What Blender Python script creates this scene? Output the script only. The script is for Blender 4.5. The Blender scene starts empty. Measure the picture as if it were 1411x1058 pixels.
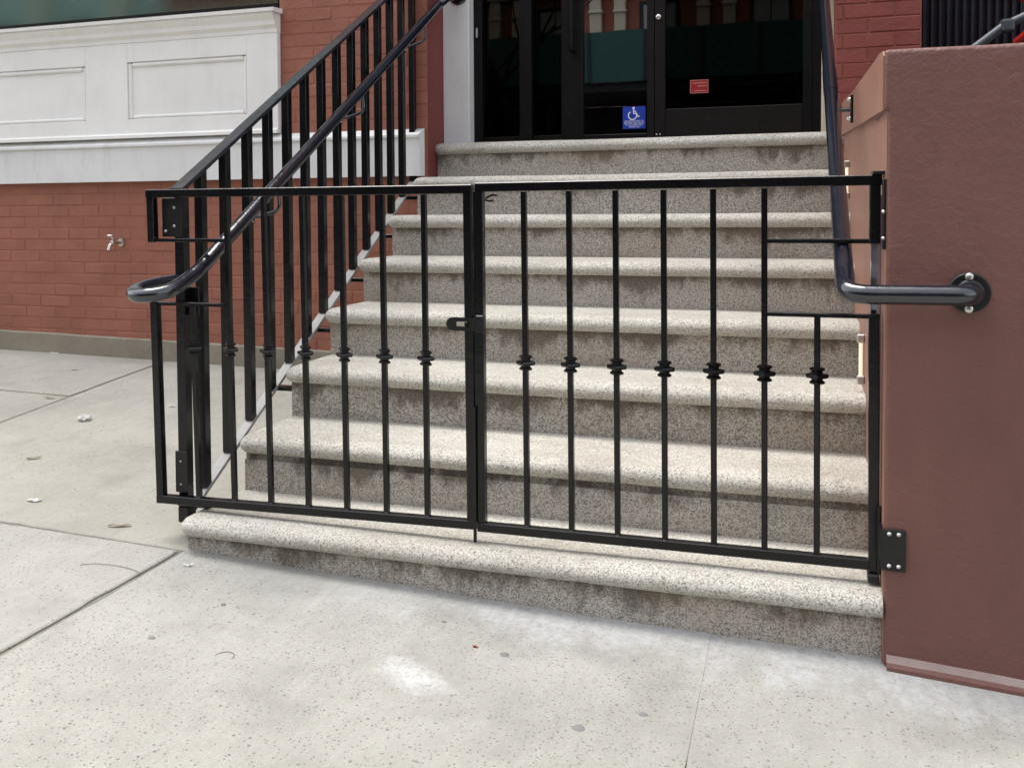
import bpy, bmesh, math, random
from mathutils import Vector, Matrix, noise
random.seed(7)
S = bpy.context.scene
COL = S.collection

# ------------------------------------------------------------------ camera
W_PX = 1411.0
F, CX, CY = 1279.28, 688.80, 340.23
YAW, PITCH, ROLL = 0.3084, 0.0338, -0.0054
cam = bpy.data.cameras.new('camera')
cam.sensor_fit = 'HORIZONTAL'; cam.sensor_width = 36
cam.lens = F / W_PX * 36
cam.shift_x = (705.5 - CX) / W_PX
cam.shift_y = (CY - 529.0) / W_PX
cam.clip_start = 0.05; cam.clip_end = 400
camo = bpy.data.objects.new('camera', cam); COL.objects.link(camo)
camo.matrix_world = (Matrix.Translation((1.6936, -2.2525, 0.9267)) @ Matrix.Rotation(YAW, 4, 'Z')
                     @ Matrix.Rotation(math.pi / 2 - PITCH, 4, 'X') @ Matrix.Rotation(ROLL, 4, 'Z'))
S.camera = camo

# ------------------------------------------------------------------ sky, sun, exposure
SUN_EL, SUN_AZ = math.radians(72), math.radians(-62)      # azimuth from +Y towards +X
world = bpy.data.worlds.new('World'); S.world = world; world.use_nodes = True
nt = world.node_tree; nt.nodes.clear()
sky = nt.nodes.new('ShaderNodeTexSky'); sky.sky_type = 'NISHITA'; sky.sun_disc = False
sky.sun_elevation = SUN_EL; sky.sun_rotation = SUN_AZ; sky.dust_density = 3.0
hs = nt.nodes.new('ShaderNodeHueSaturation'); hs.inputs['Saturation'].default_value = 0.28
bg = nt.nodes.new('ShaderNodeBackground'); bg.inputs['Strength'].default_value = 0.15
ow = nt.nodes.new('ShaderNodeOutputWorld')
nt.links.new(sky.outputs[0], hs.inputs['Color']); nt.links.new(hs.outputs[0], bg.inputs[0]); nt.links.new(bg.outputs[0], ow.inputs[0])
sun = bpy.data.lights.new('sun', 'SUN'); sun.energy = 1.3; sun.angle = math.radians(34); sun.color = (1.0, 0.955, 0.89)
suno = bpy.data.objects.new('sun', sun); COL.objects.link(suno)
sd = Vector((math.sin(SUN_AZ) * math.cos(SUN_EL), math.cos(SUN_AZ) * math.cos(SUN_EL), math.sin(SUN_EL)))
suno.rotation_euler = sd.to_track_quat('Z', 'Y').to_euler(); suno.location = (0, 0, 12)
S.view_settings.view_transform = 'Standard'; S.view_settings.look = 'None'
S.view_settings.exposure = 1.58; S.view_settings.gamma = 1.0; S.view_settings.use_curve_mapping = False
S.render.engine = 'CYCLES'

# ------------------------------------------------------------------ object helpers
def link(o):
    COL.objects.link(o); return o
def wloc(o):
    v = Vector(o.location)
    while o.parent:
        o = o.parent; v += Vector(o.location)
    return v
def tag(o, label=None, cat=None, group=None, kind=None):
    if label: o['label'] = label
    if cat: o['category'] = cat
    if group: o['group'] = group
    if kind: o['kind'] = kind
    return o
def thing(name, loc, label, cat, group=None):
    o = link(bpy.data.objects.new(name, None)); o.location = loc
    o.empty_display_size = 0.1
    return tag(o, label, cat, group)
def obj(name, bm, mat, parent=None, smooth=None, recalc=True):
    """bm holds world coordinates; the object's origin is put at its own base centre."""
    if recalc: bmesh.ops.recalc_face_normals(bm, faces=bm.faces)
    lo = Vector((1e9,) * 3); hi = Vector((-1e9,) * 3)
    for v in bm.verts:
        for k in range(3):
            lo[k] = min(lo[k], v.co[k]); hi[k] = max(hi[k], v.co[k])
    c = Vector(((lo.x + hi.x) / 2, (lo.y + hi.y) / 2, lo.z))
    for v in bm.verts: v.co -= c
    me = bpy.data.meshes.new(name); bm.to_mesh(me); bm.free()
    me.materials.append(mat)
    if smooth is not None:
        for p in me.polygons: p.use_smooth = True
        if smooth > 0:
            try: me.set_sharp_from_angle(angle=math.radians(smooth))
            except Exception: pass
    o = link(bpy.data.objects.new(name, me))
    if parent is not None:
        o.parent = parent; o.location = c - wloc(parent)
    else:
        o.location = c
    return o
def place(name, me, loc, parent, scale=None):
    o = link(bpy.data.objects.new(name, me)); o.parent = parent
    o.location = Vector(loc) - wloc(parent)
    if scale: o.scale = scale
    return o

# ------------------------------------------------------------------ shape helpers
def box(bm, x0, x1, y0, y1, z0, z1, bev=0.0, seg=1):
    r = bmesh.ops.create_cube(bm, size=1.0)
    vs = r['verts']
    for v in vs:
        v.co = Vector(((x0 + x1) / 2 + v.co.x * (x1 - x0), (y0 + y1) / 2 + v.co.y * (y1 - y0), (z0 + z1) / 2 + v.co.z * (z1 - z0)))
    if bev > 0:
        es = list({e for v in vs for e in v.link_edges})
        bmesh.ops.bevel(bm, geom=es, offset=bev, segments=seg, profile=0.6, affect='EDGES')
    return bm
def B(*a, **k): return box(bmesh.new(), *a, **k)
def bar(bm, p, q, w, h, up=(0, 0, 1), bev=0.0012):
    """square bar from p to q; w across, h along 'up'."""
    p, q = Vector(p), Vector(q); d = (q - p).normalized()
    u = Vector(up); u = (u - d * u.dot(d))
    if u.length < 1e-4: u = Vector((0, 1, 0)) - d * d.y
    u.normalize(); s = d.cross(u)
    b = min(bev, w * .3, h * .3)
    sec = [(-w/2 + b, -h/2), (w/2 - b, -h/2), (w/2, -h/2 + b), (w/2, h/2 - b), (w/2 - b, h/2), (-w/2 + b, h/2), (-w/2, h/2 - b), (-w/2, -h/2 + b)]
    a = [bm.verts.new(p + s * x + u * y) for x, y in sec]; c = [bm.verts.new(q + s * x + u * y) for x, y in sec]
    n = len(sec)
    for i in range(n): bm.faces.new((a[i], a[(i+1) % n], c[(i+1) % n], c[i]))
    bm.faces.new(a[::-1]); bm.faces.new(c)
    return bm
def BAR(*a, **k): return bar(bmesh.new(), *a, **k)
def fillet(pts, rad, n=8):
    P = [Vector(p) for p in pts]; out = [P[0]]
    for i in range(1, len(P) - 1):
        r = rad[i - 1] if isinstance(rad, (list, tuple)) else rad
        a = (P[i-1] - P[i]); b = (P[i+1] - P[i]); la, lb = a.length, b.length; a.normalize(); b.normalize()
        ang = a.angle(b); t = min(r / math.tan(ang / 2), la * .49, lb * .49)
        p0, p1 = P[i] + a * t, P[i] + b * t
        for k in range(n + 1):
            s = k / n
            out.append((1-s)**2 * p0 + 2*s*(1-s) * P[i] + s*s * p1)
    out.append(P[-1]); return out
def tube(bm, path, r, n=16, cap=True, wob=0.0):
    path = [Vector(p) for p in path]
    t0 = (path[1] - path[0]).normalized()
    u = t0.orthogonal().normalized(); rings = []
    for i, p in enumerate(path):
        t = ((path[min(i+1, len(path)-1)] - path[max(i-1, 0)])).normalized()
        u = (u - t * u.dot(t)).normalized(); s = t.cross(u)
        rr = r(i / (len(path)-1)) if callable(r) else r
        rings.append([bm.verts.new(p + (u * math.cos(2*math.pi*k/n) + s * math.sin(2*math.pi*k/n)) * rr) for k in range(n)])
    for a, b in zip(rings, rings[1:]):
        for k in range(n): bm.faces.new((a[k], a[(k+1) % n], b[(k+1) % n], b[k]))
    if cap:
        bm.faces.new(rings[0][::-1]); bm.faces.new(rings[-1])
    return bm
def TUBE(*a, **k): return tube(bmesh.new(), *a, **k)
def lathe(bm, prof, origin, axis='z', n=24):
    """prof: (r, h) list along axis from origin."""
    o = Vector(origin); rings = []
    ax = {'x': Vector((1,0,0)), 'y': Vector((0,1,0)), 'z': Vector((0,0,1))}[axis[-1]]
    if axis[0] == '-': ax = -ax
    u = ax.orthogonal().normalized(); s = ax.cross(u)
    for r, h in prof:
        rings.append([bm.verts.new(o + ax*h + (u*math.cos(2*math.pi*k/n + math.pi/n) + s*math.sin(2*math.pi*k/n + math.pi/n))*max(r, 1e-5)) for k in range(n)])
    for a, b in zip(rings, rings[1:]):
        for k in range(n): bm.faces.new((a[k], a[(k+1) % n], b[(k+1) % n], b[k]))
    bm.faces.new(rings[0][::-1]); bm.faces.new(rings[-1])
    return bm
def LATHE(*a, **k): return lathe(bmesh.new(), *a, **k)
def prism_x(bm, prof, x0, x1, nx=1, jit=0.0):
    """extrude a (y, z) outline along x."""
    cols = []
    for i in range(nx + 1):
        x = x0 + (x1 - x0) * i / nx
        cols.append([bm.verts.new((x, y, z)) for y, z in prof])
    n = len(prof)
    for a, b in zip(cols, cols[1:]):
        for k in range(n): bm.faces.new((a[k], a[(k+1) % n], b[(k+1) % n], b[k]))
    bm.faces.new(cols[0][::-1]); bm.faces.new(cols[-1])
    return bm
def PRX(*a, **k): return prism_x(bmesh.new(), *a, **k)
def polyplate(bm, pts, axis_from, axis_to, plane='xz', holes=()):
    """flat plate: outline in a plane, thick along the third axis."""
    def mk(a, b, t): return Vector((a, t, b)) if plane == 'xz' else (Vector((t, a, b)) if plane == 'yz' else Vector((a, b, t)))
    lo = [bm.verts.new(mk(a, b, axis_from)) for a, b in pts]; hi = [bm.verts.new(mk(a, b, axis_to)) for a, b in pts]
    n = len(pts)
    for k in range(n): bm.faces.new((lo[k], lo[(k+1) % n], hi[(k+1) % n], hi[k]))
    bm.faces.new(lo[::-1]); bm.faces.new(hi)
    return bm

# ------------------------------------------------------------------ material helpers
class N:
    def __init__(s, name):
        s.m = bpy.data.materials.new(name); s.m.use_nodes = True
        s.t = s.m.node_tree; s.b = s.t.nodes['Principled BSDF']
        g = s.t.nodes.new('ShaderNodeNewGeometry'); s.pos = g.outputs['Position']; s.nor = g.outputs['Normal']
        s.out = s.t.nodes['Material Output']
    def n(s, typ, **kw):
        x = s.t.nodes.new(typ)
        for k, v in kw.items(): setattr(x, k, v)
        return x
    def l(s, a, b): s.t.links.new(a, b)
    def vec(s, scale=(1, 1, 1), loc=(0, 0, 0), src=None):
        x = s.n('ShaderNodeMapping'); x.inputs['Scale'].default_value = scale; x.inputs['Location'].default_value = loc
        s.l(src or s.pos, x.inputs['Vector']); return x.outputs[0]
    def noise(s, scale, detail=4, rough=0.55, vec=None, dist=0.0):
        x = s.n('ShaderNodeTexNoise'); x.inputs['Scale'].default_value = scale; x.inputs['Detail'].default_value = detail
        x.inputs['Roughness'].default_value = rough; x.inputs['Distortion'].default_value = dist
        s.l(vec or s.pos, x.inputs['Vector']); return x.outputs['Fac']
    def vor(s, scale, vec=None, out='Distance', feature='F1', rnd=1.0):
        x = s.n('ShaderNodeTexVoronoi', feature=feature); x.inputs['Scale'].default_value = scale
        x.inputs['Randomness'].default_value = rnd
        s.l(vec or s.pos, x.inputs['Vector']); return x.outputs[out]
    def ramp(s, fac, stops, mode='LINEAR'):
        x = s.n('ShaderNodeValToRGB'); e = x.color_ramp; e.interpolation = mode
        while len(e.elements) < len(stops): e.elements.new(0.5)
        for el, (p, c) in zip(e.elements, stops):
            el.position = p; el.color = (c, c, c, 1) if isinstance(c, (int, float)) else (*c, 1)
        s.l(fac, x.inputs[0]); return x.outputs[0]
    def mix(s, fac, a, b, mode='MIX'):
        x = s.n('ShaderNodeMix', data_type='RGBA', blend_type=mode)
        for sock, v in ((x.inputs[0], fac), (x.inputs[6], a), (x.inputs[7], b)):
            if isinstance(v, (int, float)): sock.default_value = v
            elif isinstance(v, tuple): sock.default_value = (*v, 1)
            else: s.l(v, sock)
        return x.outputs[2]
    def math(s, op, a, b=0.0, clamp=False):
        x = s.n('ShaderNodeMath', operation=op); x.use_clamp = clamp
        for sock, v in ((x.inputs[0], a), (x.inputs[1], b)):
            if isinstance(v, (int, float)): sock.default_value = v
            else: s.l(v, sock)
        return x.outputs[0]
    def sep(s, v=None):
        x = s.n('ShaderNodeSeparateXYZ'); s.l(v or s.pos, x.inputs[0]); return x.outputs
    def bump(s, h, strength=0.3, dist=0.01, prev=None):
        x = s.n('ShaderNodeBump'); x.inputs['Strength'].default_value = strength; x.inputs['Distance'].default_value = dist
        s.l(h, x.inputs['Height'])
        if prev: s.l(prev, x.inputs['Normal'])
        return x.outputs[0]
    def done(s, col=None, rough=None, nor=None, metal=None, spec=None):
        for nm, v in (('Base Color', col), ('Roughness', rough), ('Normal', nor), ('Metallic', metal), ('Specular IOR Level', spec)):
            if v is None: continue
            i = s.b.inputs[nm]
            if isinstance(v, (int, float)): i.default_value = v
            elif isinstance(v, tuple): i.default_value = (*v, 1)
            else: s.l(v, i)
        return s.m

def mat_plain(name, col, rough=.6, metal=0.0, spec=.5, var=.12, scale=30):
    k = N(name); f = k.noise(scale, 3)
    c = k.mix(f, tuple(x * (1 - var) for x in col), tuple(min(1, x * (1 + var)) for x in col))
    return k.done(c, rough, None, metal, spec)

def mat_granite(name, light, dark, stain):
    k = N(name)
    v = k.vec((1, 1, 1))
    f1 = k.noise(250, 2, .6); f2 = k.noise(125, 3, .7)
    sp = k.vor(285, out='Color'); spx = k.sep(sp)[0]
    base = k.ramp(k.math('ADD', k.math('MULTIPLY', f1, .55), k.math('MULTIPLY', f2, .45)), [(.40, dark), (.475, tuple((a*.45+b*.55) for a, b in zip(dark, light))), (.54, light), (.68, tuple(min(1, x*1.12) for x in light))])
    flecks = k.ramp(spx, [(.0, 1), (.13, 1), (.15, 0), (1, 0)])
    base = k.mix(k.math('MULTIPLY', flecks, .58), base, (.10, .09, .08))
    pale = k.ramp(spx, [(.82, 0), (.86, 1)])
    base = k.mix(k.math('MULTIPLY', pale, .28), base, (.72, .69, .64))
    # big soft variation and streaky foot-traffic grime
    g = k.noise(3.0, 5, .6, k.vec((1.0, 2.2, 3.5)))
    gm = k.ramp(g, [(.40, 0), (.72, 1)])
    base = k.mix(k.math('MULTIPLY', gm, stain), base, (.23, .19, .145), 'MIX')
    h = k.math('ADD', k.math('MULTIPLY', f1, .4), f2)
    nor = k.bump(h, .25, .004)
    return k, base, nor

def mk_tread():
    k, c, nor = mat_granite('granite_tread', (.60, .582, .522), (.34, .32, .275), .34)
    sc = k.noise(16, 5, .65, k.vec((.5, 2.5, 1)))
    c = k.mix(k.ramp(sc, [(.60, 0), (.66, .35)]), c, (.33, .30, .26))
    return k.done(c, .72, nor, None, .35)
def mk_riser():
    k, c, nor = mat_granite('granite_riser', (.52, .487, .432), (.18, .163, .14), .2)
    # black run-down stains in separate patches and drips
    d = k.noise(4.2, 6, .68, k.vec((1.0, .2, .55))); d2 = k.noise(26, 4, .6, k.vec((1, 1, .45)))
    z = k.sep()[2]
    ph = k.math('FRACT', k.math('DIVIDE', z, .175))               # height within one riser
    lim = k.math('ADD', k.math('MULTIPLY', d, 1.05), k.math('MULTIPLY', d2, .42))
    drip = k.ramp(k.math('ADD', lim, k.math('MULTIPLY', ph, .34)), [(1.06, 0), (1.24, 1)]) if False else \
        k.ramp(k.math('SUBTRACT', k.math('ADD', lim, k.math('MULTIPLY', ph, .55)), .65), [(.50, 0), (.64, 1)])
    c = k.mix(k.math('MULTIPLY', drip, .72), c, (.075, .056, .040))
    rust = k.ramp(k.noise(2.1, 4, .6, k.vec((1, 1, 2), (4, 2, 1))), [(.5, 0), (.7, .34)])
    c = k.mix(rust, c, (.27, .19, .115))
    return k.done(c, .8, nor, None, .3)

def mk_concrete(name, light, dark, pits=1.0, splash=False, seed=0.0):
    k = N(name)
    big = k.noise(1.3, 5, .6, k.vec(loc=(seed, seed * 2, 0))); mid = k.noise(9, 5, .6, k.vec(loc=(seed, 0, 0))); fine = k.noise(140, 3, .7)
    f = k.math('ADD', k.math('MULTIPLY', big, .5), k.math('ADD', k.math('MULTIPLY', mid, .25), k.math('MULTIPLY', fine, .25)))
    c = k.ramp(f, [(.36, dark), (.62, light)])
    # exposed dark aggregate in three sizes
    for sc, thr, amt, sd in ((230, .28, .45, 1.0), (115, .25, .62, 5.0), (50, .13, .7, 9.0)):
        v = k.vec((1, 1, 1), (sd, sd, sd))
        wob = k.noise(sc * 1.3, 3, .6, v)
        dd = k.math('ADD', k.vor(sc, v), k.math('MULTIPLY', k.math('SUBTRACT', wob, .5), .42))
        pick = k.sep(k.vor(sc, v, 'Color'))[1]
        dens = k.ramp(k.noise(1.7, 3, .6, k.vec(loc=(sd, seed, 0))), [(.3, .0), (.7, 1.0)])
        sel = k.math('LESS_THAN', pick, k.math('MULTIPLY', dens, .34 * pits))
        m = k.math('MULTIPLY', k.ramp(dd, [(thr, 1), (thr + .05, 0)]), sel)
        c = k.mix(k.math('MULTIPLY', m, amt), c, (.075, .072, .066))
    lightfleck = k.ramp(k.sep(k.vor(330, None, 'Color'))[0], [(.86, 0), (.9, .16)])
    c = k.mix(lightfleck, c, (.55, .54, .52))
    grime = k.ramp(k.noise(3.4, 6, .66, k.vec(loc=(seed * 3, 1, 0))), [(.52, 0), (.74, .5)])
    c = k.mix(grime, c, tuple(x * .62 for x in dark))
    if splash:
        # spilt white wash: an oblong splash and a hazy band of old mortar haze along the step
        xyz = k.sep(); x, y = xyz[0], xyz[1]
        nz = k.math('MULTIPLY', k.math('SUBTRACT', k.noise(13, 7, .75), .5), 2.0)
        dx_, dy_ = k.math('SUBTRACT', x, .885), k.math('ADD', y, .388)
        ex = k.math('DIVIDE', k.math('ADD', k.math('MULTIPLY', dx_, .885), k.math('MULTIPLY', dy_, -.465)), .125)
        ey = k.math('DIVIDE', k.math('ADD', k.math('MULTIPLY', dx_, .465), k.math('MULTIPLY', dy_, .885)), .055)
        r = k.math('ADD', k.math('SQRT', k.math('ADD', k.math('MULTIPLY', ex, ex), k.math('MULTIPLY', ey, ey))), nz)
        c = k.mix(k.math('MULTIPLY', k.ramp(r, [(.15, 1), (1.15, .12), (1.5, 0)]), k.ramp(k.noise(75, 4, .7), [(.36, .2), (.6, .72)])), c, (.60, .61, .62))
        hz = k.math('ADD', k.math('DIVIDE', k.math('ADD', y, .02), -.20), k.math('MULTIPLY', k.math('SUBTRACT', k.noise(7, 6, .68, k.vec((1, .6, 1))), .5), 3.4))
        side = k.ramp(x, [(.15, .2), (.55, .6), (.8, 1)])
        c = k.mix(k.math('MULTIPLY', k.ramp(hz, [(.2, .7), (.95, 0)]), k.math('MULTIPLY', side, k.ramp(k.noise(48, 5, .7), [(.34, .25), (.62, 1)]))), c, (.46, .465, .475))
    br = k.noise(60, 3, .6, k.vec((1, .06, 1), (seed, 0, 0)))
    c = k.mix(k.ramp(br, [(.45, 0), (.75, .22)]), c, tuple(x * .8 for x in dark))
    sm = k.ramp(k.noise(1.1, 7, .72, k.vec(loc=(seed + 5, 3, 0))), [(.47, 0), (.66, .42)])
    c = k.mix(sm, c, tuple(x * .78 for x in dark))
    h = k.math('ADD', k.math('MULTIPLY', fine, .6), mid)
    return k.done(c, .88, k.bump(h, .22, .004), None, .25)

def mk_brick(name, a, b):
    k = N(name)
    oi = k.n('ShaderNodeObjectInfo')
    f = k.noise(5, 5, .6)
    c = k.mix(k.ramp(f, [(.3, 0), (.7, 1)]), a, b)
    c = k.mix(k.math('MULTIPLY', oi.outputs['Random'], .16), c, tuple(x * .62 for x in b))
    st = k.ramp(k.noise(2.3, 6, .65, k.vec((1.2, 1, .5))), [(.54, 0), (.72, .45)])
    c = k.mix(st, c, tuple(x * .55 for x in a))
    sc = k.ramp(k.noise(60, 4, .7), [(.66, 0), (.72, .35)])
    c = k.mix(sc, c, (.42, .25, .20))
    h = k.math('ADD', k.noise(70, 4, .65), k.math('MULTIPLY', k.noise(18, 4, .6), 1.4))
    return k.done(c, .62, k.bump(h, .5, .005), None, .35)

def mk_stucco(name, a, b, rough=.55, strength=.6):
    k = N(name)
    c = k.mix(k.ramp(k.noise(2.0, 5, .6), [(.3, 0), (.7, 1)]), a, b)
    c = k.mix(k.ramp(k.noise(120, 3, .7), [(.68, 0), (.75, .3)]), c, tuple(min(1, x * 1.9) for x in a))
    st = k.ramp(k.noise(4.5, 6, .7, k.vec((1, 1, .6), (3, 1, 7))), [(.52, 0), (.75, .35)])
    c = k.mix(st, c, tuple(x * .6 for x in b))
    sc2 = k.ramp(k.noise(30, 5, .75, k.vec((1, 1, 2.4), (8, 3, 2))), [(.66, 0), (.71, .5)])
    c = k.mix(sc2, c, tuple(min(1, x * 1.55 + .02) for x in a))
    dk = k.ramp(k.noise(1.6, 6, .7, k.vec((1.5, 1, .5), (2, 8, 1))), [(.5, 0), (.74, .28)])
    c = k.mix(dk, c, tuple(x * .55 for x in b))
    h = k.math('ADD', k.math('MULTIPLY', k.noise(55, 5, .7, None, .4), 1.0), k.math('MULTIPLY', k.noise(12, 4, .6), 1.2))
    return k.done(c, rough, k.bump(h, strength, .006), None, .4)

def mk_iron(name='black_enamel', col=(.0035, .0036, .0045), rough=.22, spec=.38):
    k = N(name)
    f = k.noise(38, 4, .6); f2 = k.noise(9, 3)
    c = k.mix(k.ramp(k.noise(190, 3, .7), [(.68, 0), (.76, .4)]), col, (.05, .047, .043))
    c = k.mix(k.ramp(k.noise(23, 5, .7), [(.62, 0), (.72, .35)]), c, (.035, .028, .022))
    r = k.math('ADD', rough, k.math('MULTIPLY', k.math('SUBTRACT', f2, .5), .22))
    if spec >= 1.0: k.b.inputs['IOR'].default_value = 1.5
    return k.done(c, r, k.bump(k.math('ADD', f, k.math('MULTIPLY', k.noise(120, 3, .6), .35)), .22, .004), None, spec)

def mk_whitepaint(name, col=(.74, .74, .73), dirt=.35):
    k = N(name)
    f = k.noise(3, 5, .6)
    c = k.mix(k.ramp(f, [(.35, 0), (.75, 1)]), col, tuple(x * .9 for x in col))
    st = k.ramp(k.noise(9, 6, .7, k.vec((1.6, 1, .3))), [(.5, 0), (.82, dirt)])
    c = k.mix(st, c, (.40, .385, .36))
    ch = k.ramp(k.noise(46, 4, .7), [(.70, 0), (.73, .6)])
    c = k.mix(ch, c, (.36, .34, .31))
    return k.done(c, .5, k.bump(k.noise(40, 4, .6), .12, .003), None, .4)

def mk_glass(name, tint, ior, interior, rough=.012):
    """coated architectural glass: Fresnel mirror over a tinted see-through sheet."""
    k = N(name); k.t.nodes.remove(k.b)
    fr = k.n('ShaderNodeFresnel'); fr.inputs['IOR'].default_value = ior
    gl = k.n('ShaderNodeBsdfGlossy'); gl.inputs['Roughness'].default_value = rough; gl.inputs['Color'].default_value = (*tint, 1)
    tr = k.n('ShaderNodeBsdfTransparent'); tr.inputs['Color'].default_value = (*interior, 1)
    k.l(k.bump(k.noise(1.6, 2, .5), .02, .02), gl.inputs['Normal'])
    mx = k.n('ShaderNodeMixShader'); k.l(fr.outputs[0], mx.inputs[0]); k.l(tr.outputs[0], mx.inputs[1]); k.l(gl.outputs[0], mx.inputs[2])
    k.l(mx.outputs[0], k.out.inputs['Surface']); return k.m

M = dict(
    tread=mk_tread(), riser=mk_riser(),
    walk_a=mk_concrete('sidewalk_concrete_pale', (.345, .341, .310), (.258, .254, .227), 2.0, True, 0.0),
    walk_b=mk_concrete('sidewalk_concrete_olive', (.385, .374, .332), (.29, .280, .243), 1.0, False, 3.1),
    walk_c=mk_concrete('sidewalk_concrete_grey', (.35, .344, .318), (.275, .268, .245), 1.3, False, 7.7),
    joint=mk_concrete('joint_sand', (.27, .255, .22), (.13, .12, .105), .6, False, 2.2),
    plinth=mk_concrete('plinth_cement', (.34, .30, .235), (.22, .195, .15), .3, False, 5.5),
    asphalt=mk_concrete('asphalt', (.06, .06, .062), (.035, .035, .037), .3, False, 1.2),
    brick=mk_brick('painted_red_brick', (.335, .130, .083), (.275, .102, .067)),
    brick_r=mk_brick('painted_dark_red_brick', (.27, .072, .057), (.21, .055, .045)),
    mortar=mk_brick('painted_red_mortar', (.32, .114, .073), (.265, .092, .06)),
    reveal=mk_stucco('shaded_red_return', (.20, .045, .04), (.165, .036, .033), .6, .3),
    stucco=mk_stucco('brown_stucco', (.190, .086, .070), (.158, .072, .061), .45, .7),
    stucco_in=mk_stucco('salmon_stucco', (.37, .20, .145), (.30, .155, .115), .5, .3),
    stucco_pale=mk_stucco('worn_pink_line', (.36, .295, .275), (.24, .165, .15), .7, .6),
    iron=mk_iron(), rail_top=mk_iron('rail_top_enamel', (.022, .024, .029), .26), stringer=mat_plain('dusty_pale_metal', (.25, .25, .245), .5, 0, .5, .3, 25), iron_rail=mk_iron('black_rail_enamel', (.0065, .0095, .017), .16, 1.0),
    iron_dull=mk_iron('black_dull_enamel', (.010, .010, .011), .34),
    white=mk_whitepaint('white_paint', (.86, .85, .82), .16), white_dirty=mk_whitepaint('weathered_white_paint', (.74, .74, .73), .45),
    grey_pil=mk_whitepaint('pale_grey_paint', (.72, .73, .73), .3), cream=mk_whitepaint('warm_lit_white_paint', (.60, .52, .40), .3),
    steel=mat_plain('bolt_steel', (.62, .60, .57), .32, 1.0), sky_metal=mat_plain('sky_tinted_metal', (.50, .56, .68), .14, 1.0, .5, .2, 60),
    brass=mat_plain('tap_metal', (.55, .50, .44), .35, .9), frame=mk_iron('dark_bronze_frame', (.0035, .0032, .0035), .4, .2),
    frame_b=mk_iron('brown_black_frame', (.007, .005, .0048), .45, .2),
    glass_a=mk_glass('door_glass', (1, 1, 1), 2.35, (.30, .32, .33)), glass_b=mk_glass('side_glass', (.75, .72, .62), 1.36, (.2, .21, .22)),
    glass_w=mk_glass('window_glass', (.70, .95, .91), 2.5, (.78, .95, .92), .08),
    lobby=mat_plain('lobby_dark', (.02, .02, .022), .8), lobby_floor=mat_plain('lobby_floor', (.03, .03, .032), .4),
    blue=mat_plain('sticker_blue', (.012, .045, .36), .4, 0, .4, .05), red=mat_plain('sticker_red', (.28, .012, .014), .45, 0, .4, .05),
    print_w=mat_plain('print_white', (.8, .8, .8), .5, 0, .3, .03), print_p=mat_plain('print_pink', (.55, .25, .22), .5, 0, .3, .03),
    shutter=mk_iron('navy_black_metal', (.010, .011, .02), .35), red_pl=mat_plain('red_plastic', (.55, .02, .015), .4),
    grey_m=mat_plain('grey_tube', (.08, .088, .10), .4, .4), rag=mat_plain('dark_brown_canvas', (.03, .022, .02), .8),
    gum=mat_plain('old_gum', (.17, .168, .16), .85), paper=mat_plain('paper', (.80, .80, .78), .7), leaf=mat_plain('dry_leaf', (.42, .36, .26), .8),
    twig=mat_plain('twig', (.16, .13, .09), .8), redleaf=mat_plain('red_litter', (.35, .08, .05), .7),
    opp_brick=mk_brick('street_brick', (.36, .12, .075), (.30, .095, .06)), opp_stone=mat_plain('street_stone', (.58, .52, .42), .8),
    opp_glass=mat_plain('street_window', (.30, .31, .30), .4), opp_dark=mat_plain('street_dark', (.02, .02, .022), .8), shed=mat_plain('shed_green', (.015, .075, .075), .7),
    opp_green=mat_plain('street_green_stone', (.42, .50, .47), .8), bark=mat_plain('bark', (.05, .042, .036), .9),
)
k = N('step_light_lens'); k.b.inputs['Emission Color'].default_value = (1, .86, .62, 1); k.b.inputs['Emission Strength'].default_value = .25
k.done((.75, .66, .5), .4); M['lens'] = k.m

# ------------------------------------------------------------------ dimensions (metres)
R, T, WID = 0.175, 0.287, 1.8818          # riser, going, stair width
NZ = 0.056                                # nosing thickness
FY = 1.905                                # brick facade plane
def interp(x, pts):
    if x <= pts[0][0]:
        a, b = pts[0], pts[1]
    elif x >= pts[-1][0]:
        a, b = pts[-2], pts[-1]
    else:
        for a, b in zip(pts, pts[1:]):
            if a[0] <= x <= b[0]: break
    return a[1] + (b[1] - a[1]) * (x - a[0]) / (b[0] - a[0])
ZF = [(-6, .10), (-2.6, .028), (-.01, -.046), (.73, -.076), (1.2, -.092), (1.85, -.104), (2.2, -.124), (6, -.22)]
def zg(x, y):
    zf = interp(x, ZF)
    if y <= 0: return zf + .013 * y
    zb = .183 - .016 * (x + 2.63)
    return zf + (zb - zf) * min(y, 2.4) / 1.9

# ------------------------------------------------------------------ ground: street, sidewalk slabs
def sheet(x0, x1, y0, y1, nx, ny, fz):
    bm = bmesh.new()
    g = [[bm.verts.new((x0 + (x1-x0)*i/nx, y0 + (y1-y0)*j/ny, fz(x0 + (x1-x0)*i/nx, y0 + (y1-y0)*j/ny))) for j in range(ny+1)] for i in range(nx+1)]
    for i in range(nx):
        for j in range(ny): bm.faces.new((g[i][j], g[i+1][j], g[i+1][j+1], g[i][j+1]))
    return bm
ground = tag(obj('ground', sheet(-150, 150, -150, 150, 8, 8, lambda x, y: -1.2), M['asphalt']), kind='structure')
KY = -3.6
road = tag(obj('road', sheet(-40, 40, -13.2, KY - .15, 40, 6, lambda x, y: interp(x, ZF) * .6 - .22), M['asphalt']), kind='structure')
kerb = obj('kerb', PRX([(KY - .15, -.7), (KY, -.7), (KY, -.098), (KY - .13, -.098), (KY - .15, -.118)], -12, 12, 1), M['walk_c'])
tag(kerb, kind='structure')
walk = tag(obj('sidewalk', sheet(-9, 9, KY, 2.6, 72, 26, lambda x, y: zg(x, y) - .008), M['joint']), kind='structure')
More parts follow.
